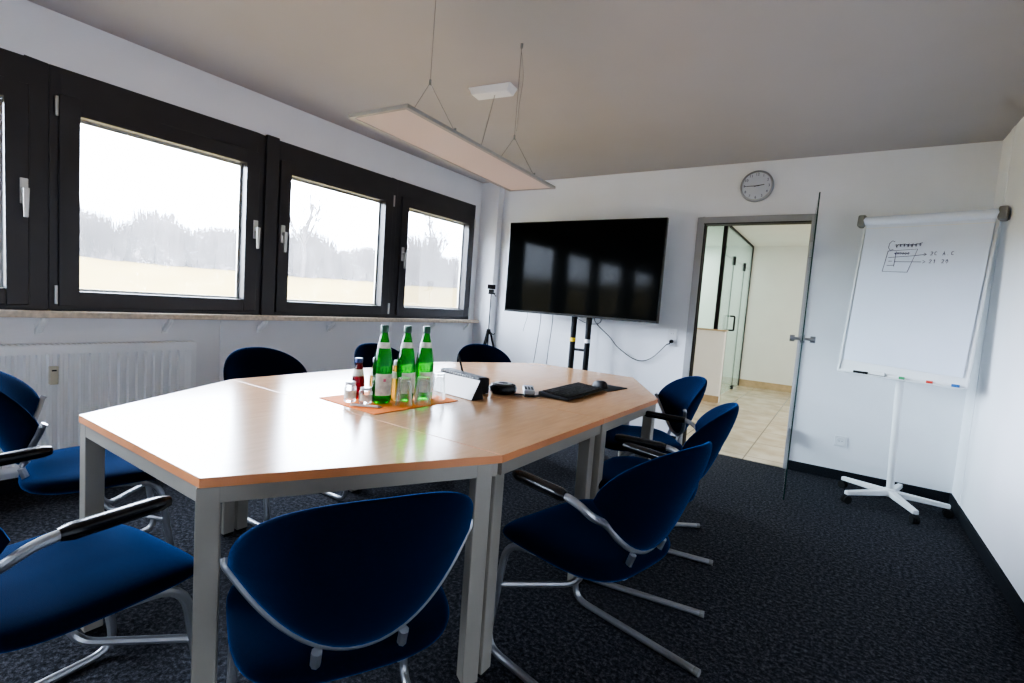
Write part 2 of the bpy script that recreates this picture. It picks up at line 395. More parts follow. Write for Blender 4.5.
# ------------------------------------------------------------------ tables
TZ, TT = 0.74, 0.025
def table(name_label, poly, legs, rot, shift=0.0):
    cx = sum(p[0] for p in poly)/len(poly); cy = sum(p[1] for p in poly)/len(poly)
    root = thing('conference_table', name_label, 'table', (cx, cy, 0))
    L = [(p[0]-cx, p[1]-cy) for p in poly]
    top = MB().prism(L, TZ-TT, TZ, M['beech'], M['edge']).build('table_top', root, bevel=0.0015)
    n = len(L); c = Vector((0, 0))
    def inset(poly, d):
        out = []
        for i in range(len(poly)):
            a = Vector(poly[i-1]); b = Vector(poly[i]); e = Vector(poly[(i+1) % len(poly)])
            n1 = Vector((-(b-a).y, (b-a).x)).normalized(); n2 = Vector((-(e-b).y, (e-b).x)).normalized()
            m = (n1+n2).normalized(); k = d/max(0.3, m.dot(n1)); out.append(b+m*k)
        return out
    area = sum(L[i][0]*L[(i+1) % n][1]-L[(i+1) % n][0]*L[i][1] for i in range(n))
    if area < 0: L = L[::-1]
    I0 = inset(L, 0.006); I1 = inset(L, 0.028)
    for i in range(n):
        j = (i+1) % n
        rl = MB().prism([I0[i], I0[j], I1[j], I1[i]], TZ-TT-0.042, TZ-TT-0.001, M['greymetal'])
        rl.build('apron_rail', root, bevel=0.002)
    IL = inset(L, 0.031)
    for i in range(n):
        a = rot(IL[i][0]+cx, IL[i][1]+cy)
        R = Matrix.Rotation(a, 3, 'Z')
        IL[i] = Vector((IL[i][0]-math.copysign(shift, IL[i][0]), IL[i][1]))
        leg = MB().box((IL[i][0], IL[i][1], (TZ-TT)/2+0.006), (0.052, 0.052, TZ-TT-0.014), M['greymetal'], R)
        lo = leg.build('leg', root, bevel=0.003)
        MB().box((IL[i][0], IL[i][1], 0.006), (0.044, 0.044, 0.012), M['rubber'], R).build('leg_foot', lo)
    return root
xA, xB, xC, xG = -2.015, -1.208, -0.813, -2.40
y0, y1, y2, y3, y4 = 0.552, 1.228, 1.966, 2.685, 3.405
xD = -0.793
def rot1(x, y): return (math.radians(60) if x > -1.7 else math.radians(-60)) if True else 0
table('trapezoid beech end table nearest to the camera, by the radiator', [(xA, y0), (xB, y0), (xC, y1), (xG, y1)], 4, lambda x, y: math.radians(60) if x > -1.7 else 0)
table('rectangular beech table carrying the bottles, glasses and orange mat', [(xG, y1+0.002), (xC, y1+0.002), (xC+0.010, y2), (xG, y2)], 4, lambda x, y: 0, 0.022)
table('rectangular beech table carrying the keyboard and mouse', [(xG, y2+0.002), (xC+0.010, y2+0.002), (xD, y3), (xG, y3)], 4, lambda x, y: 0)
table('trapezoid beech end table closest to the television', [(xG, y3+0.002), (xD, y3+0.002), (-1.195, y4), (-2.0, y4)], 4, lambda x, y: math.radians(60) if x < -1.7 else math.radians(-60))

# ------------------------------------------------------------------ chairs
def spow(c, e): return math.copysign(abs(c)**e, c)
TIPZ, BH_T, BH_B, BW = 0.670, 0.180, 0.200, 0.248
def back_xy(x, s):
    """point on the back's rear mid-surface, s measured from the tip line along the back"""
    y = -0.265 - s*0.34 + 1.95*x*x*(1-0.9*max(0, abs(s)-0.03))
    z = TIPZ + s*0.94
    return Vector((x, y, z))
def outline(t):
    c, sn = math.cos(t), math.sin(t)
    if sn >= 0: return BW*spow(c, 2/2.35), BH_T*spow(sn, 2/2.25)
    return BW*spow(c, 0.95), -BH_B*(1-abs(c)**1.95)
def make_chair(armed, label):
    root = thing('conference_chair', label, 'chair')
    # backrest
    N = 56; K = 9; b = MB(); vs = []; fs = []
    for side in (0, 1):
        for k in range(1, K+1):
            rho = math.sin(k/K*PI/2)
            for i in range(N):
                x, s_ = outline(2*PI*i/N); x *= rho; s_ *= rho
                p = back_xy(x, s_)
                th = 0.050*max(0.0, 1-rho**3.2)**0.5
                p = p + Vector((0, 0.925, 0.38))*(th*0.50 if side else -th*0.50)
                vs.append(p)
    def idx(side, k, i): return side*K*N+(k-1)*N+(i % N)
    for side in (0, 1):
        for k in range(1, K):
            for i in range(N):
                q = (idx(side, k, i), idx(side, k, i+1), idx(side, k+1, i+1), idx(side, k+1, i)); fs.append(q if side else q[::-1])
        fs.append([idx(side, 1, i) for i in range(N)])
    b.add(vs, fs, M['fabric'], True); b.build('backrest', root, sharp=70)
    # seat
    vs = []; fs = []
    for side in (0, 1):
        for k in range(1, K+1):
            rho = math.sin(k/K*PI/2)
            for i in range(N):
                a = 2*PI*i/N; c, sn = math.cos(a), math.sin(a)
                x = 0.246*spow(c, 2/3.6)*rho; y = 0.04+0.240*spow(sn, 2/3.6)*rho
                x *= 1.0+0.06*(y/0.26)
                e = max(0.0, 1-rho**5)**0.5
                mid = 0.430 - 0.022*max(0, (y-0.10)/0.18)**2 + 0.010*(x/0.24)**2
                th_t = 0.038*e; th_b = (0.044-0.014*max(0, y/0.28))*e
                z = mid+th_t-0.010*(1-rho) if side else mid-th_b
                vs.append((x, y, z))
    for side in (0, 1):
        for k in range(1, K):
            for i in range(N):
                q = (idx(side, k, i), idx(side, k, i+1), idx(side, k+1, i+1), idx(side, k+1, i)); fs.append(q if side else q[::-1])
        fs.append([idx(side, 1, i) for i in range(N)])
    MB().add(vs, fs, M['fabric'], True).build('seat', root, sharp=70)
    # rim tube round lower edge of the back
    rim = []
    for i in range(37):
        t = PI + PI*i/36
        x, s_ = outline(t)
        p = back_xy(x*1.010, s_*1.01) + Vector((0, 0.006, -0.001)); rim.append(p)
    if armed:
        L = [Vector((-0.298, -0.06, 0.675)), Vector((-0.298, -0.095, 0.674)), Vector((-0.290, -0.130, 0.662)), Vector((-0.268, -0.160, 0.635))]
        cut = [p for p in rim if p.z < 0.605]
        path = smooth_path(L+cut[::3]+[cut[-1]]+[Vector((-p.x, p.y, p.z)) for p in reversed(L)], 5)
        MB().tube(path, 0.0115, M['steel'], 10).build('back_tube', root)
        for s in (-1, 1):
            pad = MB()
            P = [Vector((s*0.298, -0.090+0.205*k/10, 0.675+0.004*k/10)) for k in range(11)]
            V = []
            for k, q in enumerate(P):
                e = 1.0 if 0 < k < 10 else 0.72
                for i in range(12):
                    a = 2*PI*i/12; V.append((q.x+0.0205*e*spow(math.cos(a), 0.7), q.y, q.z+0.0165*e*spow(math.sin(a), 0.7)))
            F = [(k*12+i, k*12+(i+1) % 12, (k+1)*12+(i+1) % 12, (k+1)*12+i) for k in range(10) for i in range(12)]
            F += [list(range(12))[::-1], [120+i for i in range(12)]]
            pad.add(V, F, M['blackpl'], True).build('armrest', root, sharp=60)
    else:
        a, c = rim[0], rim[-1]
        ext = [a+Vector((-0.001, 0.006, 0.010))] + rim + [c+Vector((0.001, 0.006, 0.010))]
        MB().tube(smooth_path(ext[::2] if len(ext) % 2 else ext, 3), 0.0098, M['steel'], 10).build('back_tube', root)
    # connectors back tube -> seat
    for s in (-1, 1):
        q = back_xy(s*0.088, -BH_B*0.95)+Vector((0, -0.004, -0.006))
        MB().tube(smooth_path([q, q+Vector((0, 0.012, -0.035)), (s*0.088, -0.165, 0.405), (s*0.088, -0.08, 0.392)], 5), 0.011, M['steel'], 8).build('back_support', root)
    # legs: floor runner, bend, front upright, back under the seat
    for s in (-1, 1):
        P = fillet([(s*0.237, -0.283, 0.0135), (s*0.237, 0.255, 0.0135), (s*0.230, 0.195, 0.412), (s*0.200, 0.02, 0.418)], 0.075)
        lg = MB().tube(P, 0.0125, M['steel'], 10).build('leg', root)
        MB().tube([(s*0.237, -0.290, 0.0135), (s*0.237, -0.272, 0.0135)], 0.0132, M['grey'], 10).build('end_cap', lg)
        B = fillet([(s*0.234, 0.220, 0.25), (s*0.020, 0.050, 0.255), (s*0.018, 0.005, 0.395)], 0.05)
        MB().tube(B, 0.0105, M['steel'], 8).build('brace', root)
    return root
def place(root, x, y, f, label, first=[True]):
    rz = math.atan2(-f[0], f[1])
    return dup(root, (x, y, 0), rz, label)
armed = make_chair(True, 'dark blue armchair at the near end of the table, in front of the radiator side')
plain = make_chair(False, 'dark blue armless chair seen from behind at the near slanted table edge')
def put(o, x, y, f): o.location = (x, y, 0); o.rotation_euler = (0, 0, math.atan2(-f[0], f[1]))
GRP = 'chairs around the conference table'
armed['group'] = GRP; plain['group'] = GRP
armed['label'] = 'dark blue chair with black armrests at the near short end of the table'
put(armed, -1.557, 0.368, (-0.113, 0.994))
put(plain, -0.925, 0.757, (-0.883, 0.469))
place(armed, -0.612, 1.535, (-0.976, 0.218), 'dark blue armchair on the door side, nearest to the camera, its whole backrest free')
place(armed, -0.660, 2.255, (-0.991, -0.134), 'dark blue armchair on the door side, partly hidden behind the nearest one')
place(plain, -0.935, 2.955, (-0.816, -0.578), 'armless blue chair at the far slanted table edge closest to the glass door')
place(plain, -2.421, 0.698, (0.224, 0.975), 'armless blue chair seen from the side in front of the radiator')
place(plain, -2.484, 1.56, (1.0, 0.03), 'armless blue chair on the window side right next to the radiator end')
place(plain, -2.49, 2.405, (1.0, 0.0), 'armless blue chair on the window side directly behind the green bottles')
place(plain, -2.25, 3.165, (0.87, -0.49), 'armless blue chair at the far window corner, in front of the camera tripod')

# ------------------------------------------------------------------ things on the table
Z = TZ+0.0005
tag(MB().prism([(-1.81, 1.292), (-1.44, 1.272), (-1.415, 1.735), (-1.785, 1.755)], Z, Z+0.0025, M['orange']).build('table_mat'), 'orange rectangular mat under the bottles and glasses', 'table mat')
ZM = Z+0.003
def bottle(loc, rz, label):
    r = thing('water_bottle', label, 'bottle', loc, rz, 'green mineral water bottles on the orange mat')
    MB().lathe([(0.0, 0.004), (0.030, 0.0), (0.039, 0.006), (0.041, 0.02), (0.041, 0.150), (0.0395, 0.170), (0.034, 0.205), (0.027, 0.240), (0.0195, 0.272), (0.0155, 0.290), (0.0150, 0.302)], M['greenglass'], 28).build('glass_body', r)
    MB().lathe([(0.0, 0.328), (0.0150, 0.327), (0.0168, 0.323), (0.0168, 0.298), (0.0150, 0.296)], M['greencap'], 20).build('cap', r)
    MB().lathe([(0.0414, 0.035), (0.0416, 0.036), (0.0416, 0.125), (0.0414, 0.126)], M['label'], 14, a0=-0.55, a1=1.35).build('label', r)
    MB().lathe([(0.0293, 0.232), (0.0243, 0.256)], M['label'], 16, a0=-1.0, a1=1.6).build('neck_label', r)
    MB().box((0.0418*math.cos(0.35), 0.0418*math.sin(0.35), 0.10), (0.001, 0.010, 0.012), M['pink'], Matrix.Rotation(0.35, 3, 'Z')).build('label_print', r)
    return r
az = math.radians(-48)
b1 = bottle((-1.585, 1.432, ZM), az, 'green water bottle standing nearest to the red juice bottle')
dup(b1, (-1.560, 1.540, ZM), az+0.25, 'green water bottle between the two other green bottles')
dup(b1, (-1.536, 1.632, ZM), az+0.1, 'green water bottle nearest to the white tent card')
def tumbler(loc, label):
    r = thing('water_glass', label, 'glass', loc, random.random(), 'upside-down drinking glasses on the orange mat')
    MB().lathe([(0.0355, 0.0), (0.0335, 0.03), (0.0275, 0.112), (0.0265, 0.116), (0.0, 0.117)], M['tumbler'], 12, smooth=False).build('outer_wall', r)
    MB().lathe([(0.0335, 0.001), (0.0315, 0.03), (0.0255, 0.098), (0.022, 0.102), (0.0, 0.103)], M['tumbler'], 12, smooth=False).build('inner_wall', r)
    return r
t1 = tumbler((-1.487, 1.468, ZM), 'upside-down glass in front of the middle green bottle')
for (x, y, l) in ((-1.456, 1.548, 'upside-down glass in front of the green bottle farthest from the juice'), (-1.498, 1.690, 'upside-down glass right beside the white tent card')):
    dup(t1, (x, y, ZM), 0.4, l)
def juice(loc, mat, capm, label, h=1.0):
    r = thing('juice_bottle', label, 'bottle', loc)
    MB().lathe([(0.0, 0.003), (0.024, 0.0), (0.028, 0.006), (0.028, 0.072), (0.026, 0.085), (0.019, 0.125), (0.0145, 0.146), (0.0135, 0.155)], mat, 24).build('glass_body', r)
    MB().lathe([(0.0, 0.175), (0.0150, 0.174), (0.0160, 0.170), (0.0160, 0.154), (0.0135, 0.153)], capm, 20).build('cap', r)
    MB().lathe([(0.0245, 0.097), (0.0195, 0.126)], M['label'], 18, a0=-2.2, a1=0.8).build('label', r)
    return r
juice((-1.715, 1.415, ZM), M['redglass'], M['bluecap'], 'small dark red juice bottle with a blue cap')
juice((-1.690, 1.490, ZM), M['juiceglass'], M['goldcap'], 'small yellow juice bottle half behind the first green bottle')
juice((-1.585, 1.515, ZM), M['juiceglass'], M['goldcap'], 'small yellow juice bottle squeezed between two green bottles')
def jar(loc, rz, label, r_, h_):
    r = thing('small_jar', label, 'jar', loc, rz)
    MB().lathe([(0, 0.002), (r_*0.9, 0.0), (r_, 0.005), (r_, h_*0.72), (r_*0.82, h_*0.82), (r_*0.8, h_*0.86)], M['tumbler'], 20).build('glass_body', r)
    MB().lathe([(0, h_), (r_*0.82, h_*0.995), (r_*0.86, h_*0.96), (r_*0.86, h_*0.85), (r_*0.7, h_*0.84)], M['silver'], 20).build('lid', r)
    MB().lathe([(r_*1.01, h_*0.18), (r_*1.01, h_*0.58)], M['label'], 20, a0=-2.0, a1=0.9).build('label', r)
jar((-1.673, 1.342, ZM), 0, 'small clear glass jar with silver lid in front of the red juice', 0.024, 0.085)
jar((-1.612, 1.372, ZM), 0.3, 'low wide glass jar with silver lid beside the first green bottle', 0.027, 0.066)
pr = thing('ballpoint_pen', 'white ballpoint pen lying on the orange mat', 'pen', (-1.55, 1.322, ZM+0.005), math.radians(33))
MB().tube([(-0.062, 0, 0), (0.05, 0, 0)], 0.0048, M['cardwhite'], 10).build('barrel', pr)
MB().tube([(0.05, 0, 0), (0.060, 0, 0), (0.068, 0, 0)], [0.0048, 0.0035, 0.001], M['grey'], 10).build('tip', pr)
MB().box((-0.035, 0, 0.0055), (0.04, 0.003, 0.002), M['silver']).build('clip', pr)

# tent card (white front, black prism ends)
tc = thing('tent_display', 'white fronted black triangular table display beside the glasses', 'table display', (-1.376, 1.788, Z), math.radians(172))
LN, HT = 0.30, 0.092
V = [(0, 0, 0), (0, -0.075, 0), (0, -0.05, HT), (LN, 0, 0), (LN, -0.075, 0), (LN, -0.05, HT)]
MB().add(V, [(0, 1, 2), (3, 5, 4), (1, 4, 5, 2), (0, 3, 4, 1), (0, 2, 5, 3)], M['blackmat']).build('prism_body', tc, bevel=0.002)
nrm = Vector((0, HT, 0.05)).normalized()*0.0016
q = [Vector((0.004, 0, 0.002)), Vector((LN-0.004, 0, 0.002)), Vector((LN-0.004, -0.0485, HT-0.003)), Vector((0.004, -0.0485, HT-0.003))]
MB().add([p+nrm for p in q]+[p+nrm*0.3 for p in q], [(0, 1, 2, 3), (4, 7, 6, 5), (0, 4, 5, 1), (1, 5, 6, 2), (2, 6, 7, 3), (3, 7, 4, 0)], M['cardwhite']).build('white_card', tc)
# router with antenna behind it
ro = thing('network_router', 'slim black network router with one antenna behind the tent display', 'router', (-1.625, 2.01, Z), math.radians(-16))
MB().box((0.02, 0, 0.042), (0.36, 0.07, 0.084), M['blackmat']).build('housing', ro, bevel=0.012)
vt = MB()
for i in range(14): vt.box((-0.13+i*0.021, -0.0355, 0.076), (0.013, 0.002, 0.008), M['grey'])
vt.build('vent_slots', ro)
MB().tube([(-0.03, 0.025, 0.075), (-0.085, 0.030, 0.165)], [0.0065, 0.0055], M['blackpl'], 10).build('antenna', ro)
# round speaker puck
sp = thing('conference_speaker', 'round black conference speaker puck between router and keyboard', 'speaker', (-1.41, 2.085, Z))
MB().lathe([(0, 0.0), (0.060, 0.0), (0.070, 0.010), (0.072, 0.028), (0.064, 0.044), (0.045, 0.050), (0, 0.051)], M['blackpl'], 32).build('housing', sp)
MB().lathe([(0.026, 0.0515), (0.036, 0.0525), (0.046, 0.0505)], M['grey'], 28).build('control_ring', sp)
rc = thing('remote_control', 'silver remote control lying between speaker puck and keyboard', 'remote control', (-1.335, 2.215, Z+0.004), math.radians(35))
MB().box((0, 0, 0.008), (0.058, 0.17, 0.024), M['silver']).build('housing', rc, bevel=0.006)
kp = MB()
for i in range(3):
    for j in range(5): kp.box((-0.016+i*0.016, -0.05+j*0.018, 0.0208), (0.011, 0.011, 0.003), M['blackmat'])
kp.build('keypad', rc)
# keyboard: long side runs along the table
kb = thing('computer_keyboard', 'black computer keyboard on the table in front of the mouse', 'keyboard', (-1.165, 2.395, Z), math.radians(92))
KW, KD = 0.475, 0.17
MB().add([(-KW/2, -KD/2, 0.004), (KW/2, -KD/2, 0.004), (KW/2, KD/2, 0.004), (-KW/2, KD/2, 0.004), (-KW/2, -KD/2, 0.013), (KW/2, -KD/2, 0.013), (KW/2, KD/2, 0.028), (-KW/2, KD/2, 0.028)],
         [(0, 3, 2, 1), (4, 5, 6, 7), (0, 1, 5, 4), (1, 2, 6, 5), (2, 3, 7, 6), (3, 0, 4, 7)], M['blackmat']).build('housing', kb, bevel=0.004)
kk = MB(); RK = Matrix.Rotation(math.atan2(0.015, KD), 3, 'X')
for r_ in range(6):
    for c_ in range(21):
        yy = -KD/2+0.022+r_*0.0245
        kk.box((-KW/2+0.027+c_*0.021, yy, 0.0155+(yy+KD/2)*0.015/KD), (0.0175, 0.0195, 0.006), M['blackpl'], RK)
kk.build('key_block', kb, bevel=0.0015, segs=1)
MB().tube([(-KW/2+0.03, KD/2-0.01, 0.0), (-KW/2+0.03, KD/2-0.01, 0.012)], 0.008, M['rubber'], 10).build('foot', kb)
mp = tag(MB().prism([(-1.235, 2.655), (-1.065, 2.645), (-1.035, 2.862), (-1.205, 2.885)], Z, Z+0.003, M['blackmat']).build('mouse_pad'), 'thin black mouse pad lying under the mouse', 'mouse pad')
ms = thing('computer_mouse', 'black computer mouse with grey side on the mouse pad', 'mouse', (-1.155, 2.728, Z+0.0035), math.radians(60))
V = []; F = []
for k in range(9):
    t = k/8*PI/2
    for i in range(24):
        a = 2*PI*i/24
        V.append((0.037*math.cos(a)*math.cos(t)**0.6, 0.060*math.sin(a)*math.cos(t)**0.6, 0.040*math.sin(t)*(1-0.25*math.sin(a)*math.cos(t))))
for k in range(8):
    for i in range(24): F.append((k*24+i, k*24+(i+1) % 24, (k+1)*24+(i+1) % 24, (k+1)*24+i))
F.append(list(range(24))[::-1])
MB().add(V, F, M['blackmat'], True).build('housing', ms)
MB().tube([(0, 0.030, 0.030), (0.0, 0.044, 0.026)], 0.005, M['grey'], 10).build('scroll_wheel', ms)
MB().box((0.025, -0.012, 0.022), (0.012, 0.022, 0.006), M['silver'], Matrix.Rotation(0.7, 3, 'Y')).build('side_button', ms, bevel=0.002)
P = smooth_path([(-1.335, 2.075, Z+0.006), (-1.29, 2.10, Z+0.006), (-1.27, 2.08, Z+0.006), (-1.235, 2.11, Z+0.006), (-1.225, 2.145, Z+0.008)], 6)
tag(MB().tube(P, 0.005, M['blackmat'], 8).build('table_cable'), 'short black cable from speaker puck to keyboard', 'cable')

# ------------------------------------------------------------------ television on its stand
TX, TY, TW, THT, TZC = -2.176, 4.35, 1.645, 0.925, 1.577
tv = thing('television', 'large black flat screen television in front of the back wall', 'television', (TX, TY, TZC-THT/2))
MB().box((0, 0.02, THT/2), (TW, 0.04, THT), M['blackpl']).build('housing', tv, bevel=0.004)
MB().box((0, -0.0012, THT/2+0.006), (TW-0.022, 0.002, THT-0.034), M['screen']).build('screen', tv)
MB().box((0, 0.065, THT/2-0.05), (0.9, 0.05, 0.5), M['blackmat']).build('rear_cover', tv, bevel=0.01)
MB().box((0, -0.0015, 0.007), (TW, 0.003, 0.012), M['blackpl']).build('bottom_trim', tv)
st = thing('television_stand', 'black twin-pole floor stand carrying the television', 'stand', (-2.14, 4.46, 0))
for x, mt, zt in ((-0.080, 'yellow', 0.885), (0.080, 'cardwhite', 0.885)):
    po = MB().tube([(x, 0, 0.04), (x, 0, 1.62)], 0.028, M['blackmat'], 16).build('pole', st)
    MB().tube([(x, 0, zt-0.018), (x, 0, zt+0.018)], 0.030, M[mt], 16).build('tape_band', po)
MB().box((0, 0, 0.79), (0.11, 0.02, 0.025), M['blackmat']).build('crossbar', st)
for x in (-0.35, 0.35):
    MB().bb((x-0.03, -0.35, 0.03), (x+0.03, 0.17, 0.065), M['blackmat']).build('base_bar', st, bevel=0.004)
    for y in (-0.32, 0.14): MB().tube([(x-0.012, y, 0.026), (x+0.012, y, 0.026)], 0.0255, M['rubber'], 14).build('caster', st)
MB().bb((-0.33, -0.03, 0.03), (0.33, 0.03, 0.07), M['blackmat']).build('base_bar', st, bevel=0.004)
MB().bb((-0.30, -0.028, 1.30), (0.30, 0.012, 1.36), M['blackmat']).build('mount_plate', st)
# cables
def cable(pts, r, label, name='power_cable', sub=8):
    return tag(MB().tube(smooth_path(pts, sub), r, M['blackmat'], 6).build(name), label, 'cable')
cable([(-2.01, 4.50, 1.20), (-2.035, 4.55, 1.08), (-1.90, 4.62, 0.94), (-1.80, 4.63, 0.84), (-1.62, 4.64, 0.745), (-1.48, 4.645, 0.775), (-1.335, 4.645, 0.93)], 0.0045, 'black power cable sagging from the television to the wall socket')
cable([(-2.66, 4.45, 1.25), (-2.69, 4.6, 1.08), (-2.735, 4.62, 0.70), (-2.78, 4.63, 0.30), (-2.7, 4.60, 0.012), (-2.4, 4.5, 0.008)], 0.0045, 'black cable hanging below the television, nearer to the tripod')
cable([(-2.53, 4.45, 1.25), (-2.545, 4.6, 1.10), (-2.580, 4.62, 0.70), (-2.60, 4.63, 0.25), (-2.45, 4.58, 0.012), (-2.25, 4.5, 0.008)], 0.0042, 'black cable hanging below the television, nearer to its poles')
cable([(-2.80, 4.385, 1.22), (-2.81, 4.47, 1.19), (-2.86, 4.6, 1.08), (-2.90, 4.62, 0.97), (-2.915, 4.62, 0.90)], 0.0025, 'thin short cable end dangling below the television corner')
cable([(-2.30, 4.45, 1.16), (-2.20, 4.6, 1.07), (-2.10, 4.62, 1.05), (-2.0, 4.6, 1.08), (-1.95, 4.45, 1.18)], 0.003, 'thin cable loop drooping under the television behind the poles')
# sockets
def socket(loc, n, label):
    r = thing('wall_socket', label, 'socket', loc)
    MB().bb((-0.042, -0.010, -0.042), (0.042, 0, 0.042+(n-1)*0.072), M['socket']).build('cover_frame', r, bevel=0.004)
    for i in range(n):
        T = Matrix.Translation((0, -0.0105, i*0.072)) @ Matrix.Rotation(PI/2, 4, 'X')
        s = MB().lathe([(0.030, 0.0), (0.029, 0.002), (0.024, 0.001), (0.0, -0.001)], M['socket'], 24, T=T).build('socket_insert', r)
        h = MB()
        for dx in (-0.0095, 0.0095): h.tube([(dx, -0.0112, i*0.072), (dx, -0.0125, i*0.072)], 0.003, M['blackmat'], 8)
        h.build('contact_hole', s)
    return r
socket((0.081, YB, 0.31), 1, 'white wall socket low on wall beside the flip chart')
socket((-1.303, YB, 0.955), 2, 'white double wall socket with a black plug beside the door frame')
pl = thing('power_plug', 'black power plug pushed into the double socket beside the door frame', 'plug', (-1.303, YB-0.0125, 0.955))
MB().tube([(0, 0, 0), (0, -0.018, 0), (0, -0.035, -0.002)], [0.019, 0.019, 0.012], M['blackpl'], 16).build('plug_body', pl)
MB().tube([(0, -0.030, -0.004), (-0.010, -0.034, -0.020), (-0.032, -0.026, -0.030)], [0.007, 0.006, 0.005], M['blackmat'], 10).build('strain_relief', pl)

# ------------------------------------------------------------------ camera tripod in the corner
tr = thing('camera_tripod', 'slim tripod with a small black camera head standing before the corner pier', 'tripod', (-3.20, 4.37, 0), 0.3)
MB().tube([(0, 0, 0.55), (0, 0, 1.30)], 0.0065, M['blackmat'], 10).build('center_column', tr)
MB().lathe([(0.0, 0.84), (0.022, 0.845), (0.026, 0.87), (0.020, 0.90), (0.0, 0.905)], M['blackmat'], 16).build('hub', tr)
for k in range(3):
    a = 2*PI*k/3+0.5; c, s_ = math.cos(a), math.sin(a)
    lg = MB().tube([(0.022*c, 0.022*s_, 0.865), (0.15*c, 0.15*s_, 0.42)], 0.011, M['blackmat'], 10).build('leg', tr)
    MB().tube([(0.15*c, 0.15*s_, 0.42), (0.262*c, 0.262*s_, 0.015)], 0.0075, M['steel'], 10).build('leg_extension', lg)
    MB().tube([(0.262*c, 0.262*s_, 0.016), (0.266*c, 0.266*s_, 0.001)], 0.011, M['rubber'], 10).build('leg_foot', lg)
    MB().tube([(0.0, 0.0, 0.66), (0.085*c, 0.085*s_, 0.645)], 0.005, M['blackmat'], 8).build('spreader', tr)
MB().tube([(0.015, 0, 0.87), (0.06, -0.01, 0.845), (0.075, -0.012, 0.86)], 0.005, M['blackmat'], 8).build('crank', tr)
hd = MB(); hd.box((0, 0, 1.315), (0.050, 0.045, 0.035), M['blackmat']); hd.box((0.008, 0, 1.290), (0.075, 0.03, 0.018), M['blackmat']); hd.build('pan_head', tr, bevel=0.004)
MB().tube([(0.03, 0, 1.295), (0.07, -0.05, 1.262)], 0.006, M['blackmat'], 8).build('pan_handle', tr)
cm = thing('small_camera', 'small black camera mounted on top of the slim tripod', 'camera', (-3.20, 4.37, 1.334), 0.5)
MB().box((0, 0, 0.027), (0.085, 0.04, 0.050), M['blackpl']).build('housing', cm, bevel=0.005)
MB().tube([(-0.01, -0.02, 0.027), (-0.01, -0.045, 0.027)], 0.018, M['blackpl'], 16).build('lens', cm)

# ------------------------------------------------------------------ wall clock
def text_mesh(s, size):
    cu = bpy.data.curves.new('txt', 'FONT'); cu.body = s; cu.size = size; cu.align_x = 'CENTER'; cu.align_y = 'CENTER'; cu.extrude = 0.0004
    o = bpy.data.objects.new('txt', cu); COL.objects.link(o)
    dg = bpy.context.evaluated_depsgraph_get(); dg.update()
    me = bpy.data.meshes.new_from_object(o.evaluated_get(dg))
    vs = [tuple(v.co) for v in me.vertices]; fs = [list(p.vertices) for p in me.polygons]
    bpy.data.objects.remove(o); bpy.data.curves.remove(cu); bpy.data.meshes.remove(me)
    return vs, fs
ck = thing('wall_clock', 'round silver rimmed wall clock above the door showing quarter to three', 'clock', (-0.722, YB, 2.333))
RXm = Matrix.Rotation(PI/2, 4, 'X')
MB().lathe([(0.112, 0.028), (0.116, 0.036), (0.126, 0.034), (0.130, 0.022), (0.130, 0.0), (0, 0)], M['steel'], 48, T=RXm).build('rim', ck)
MB().lathe([(0.0, 0.026), (0.117, 0.026)], M['clockface'], 48, T=RXm).build('dial', ck)
nm = MB()
for k in range(1, 13):
    vs, fs = text_mesh(str(k), 0.030); a = k*PI/6
    nm.add(vs, fs, M['ink'], T=Matrix.Translation((0.095*math.sin(a), -0.0268, 0.095*math.cos(a))) @ RXm)
nm.build('numerals', ck)
def hand(name, ang, ln, wd, back=0.018):
    d = Vector((math.sin(ang), 0, math.cos(ang))); s_ = Vector((d.z, 0, -d.x))
    pts = [d*-back+s_*wd, d*-back-s_*wd, d*ln-s_*wd*0.6, d*ln+s_*wd*0.6]
    MB().add([p+Vector((0, -0.0285, 0)) for p in pts]+[p+Vector((0, -0.030, 0)) for p in pts], [(0, 1, 2, 3), (4, 7, 6, 5), (0, 4, 5, 1), (1, 5, 6, 2), (2, 6, 7, 3), (3, 7, 4, 0)], M['blackmat']).build(name, ck)
hand('minute_hand', math.radians(270), 0.092, 0.0032); hand('hour_hand', math.radians(82.5), 0.060, 0.0042)

# ------------------------------------------------------------------ pendant lamp
LZ = 1.852
lp = thing('pendant_lamp', 'slim rectangular panel lamp hanging over the table on wires', 'lamp', (-1.520, 1.848, LZ), math.radians(3.4))
LW, LL = 0.298, 1.205
fr = MB()
for (lo, hi) in (((-LW/2, -LL/2, 0), (-LW/2+0.020, LL/2, 0.014)), ((LW/2-0.020, -LL/2, 0), (LW/2, LL/2, 0.014)), ((-LW/2+0.016, -LL/2, 0), (LW/2-0.016, -LL/2+0.016, 0.014)), ((-LW/2+0.016, LL/2-0.016, 0), (LW/2-0.016, LL/2, 0.014))): fr.bb(lo, hi, M['lampalu'])
fr.build('frame', lp, bevel=0.002)
MB().bb((-LW/2+0.016, -LL/2+0.016, 0.003), (LW/2-0.016, LL/2-0.016, 0.007), M['diffuser']).build('diffuser', lp)
MB().bb((-LW/2+0.012, -LL/2+0.012, 0.0075), (LW/2-0.012, LL/2-0.012, 0.015), M['white']).build('back_plate', lp)
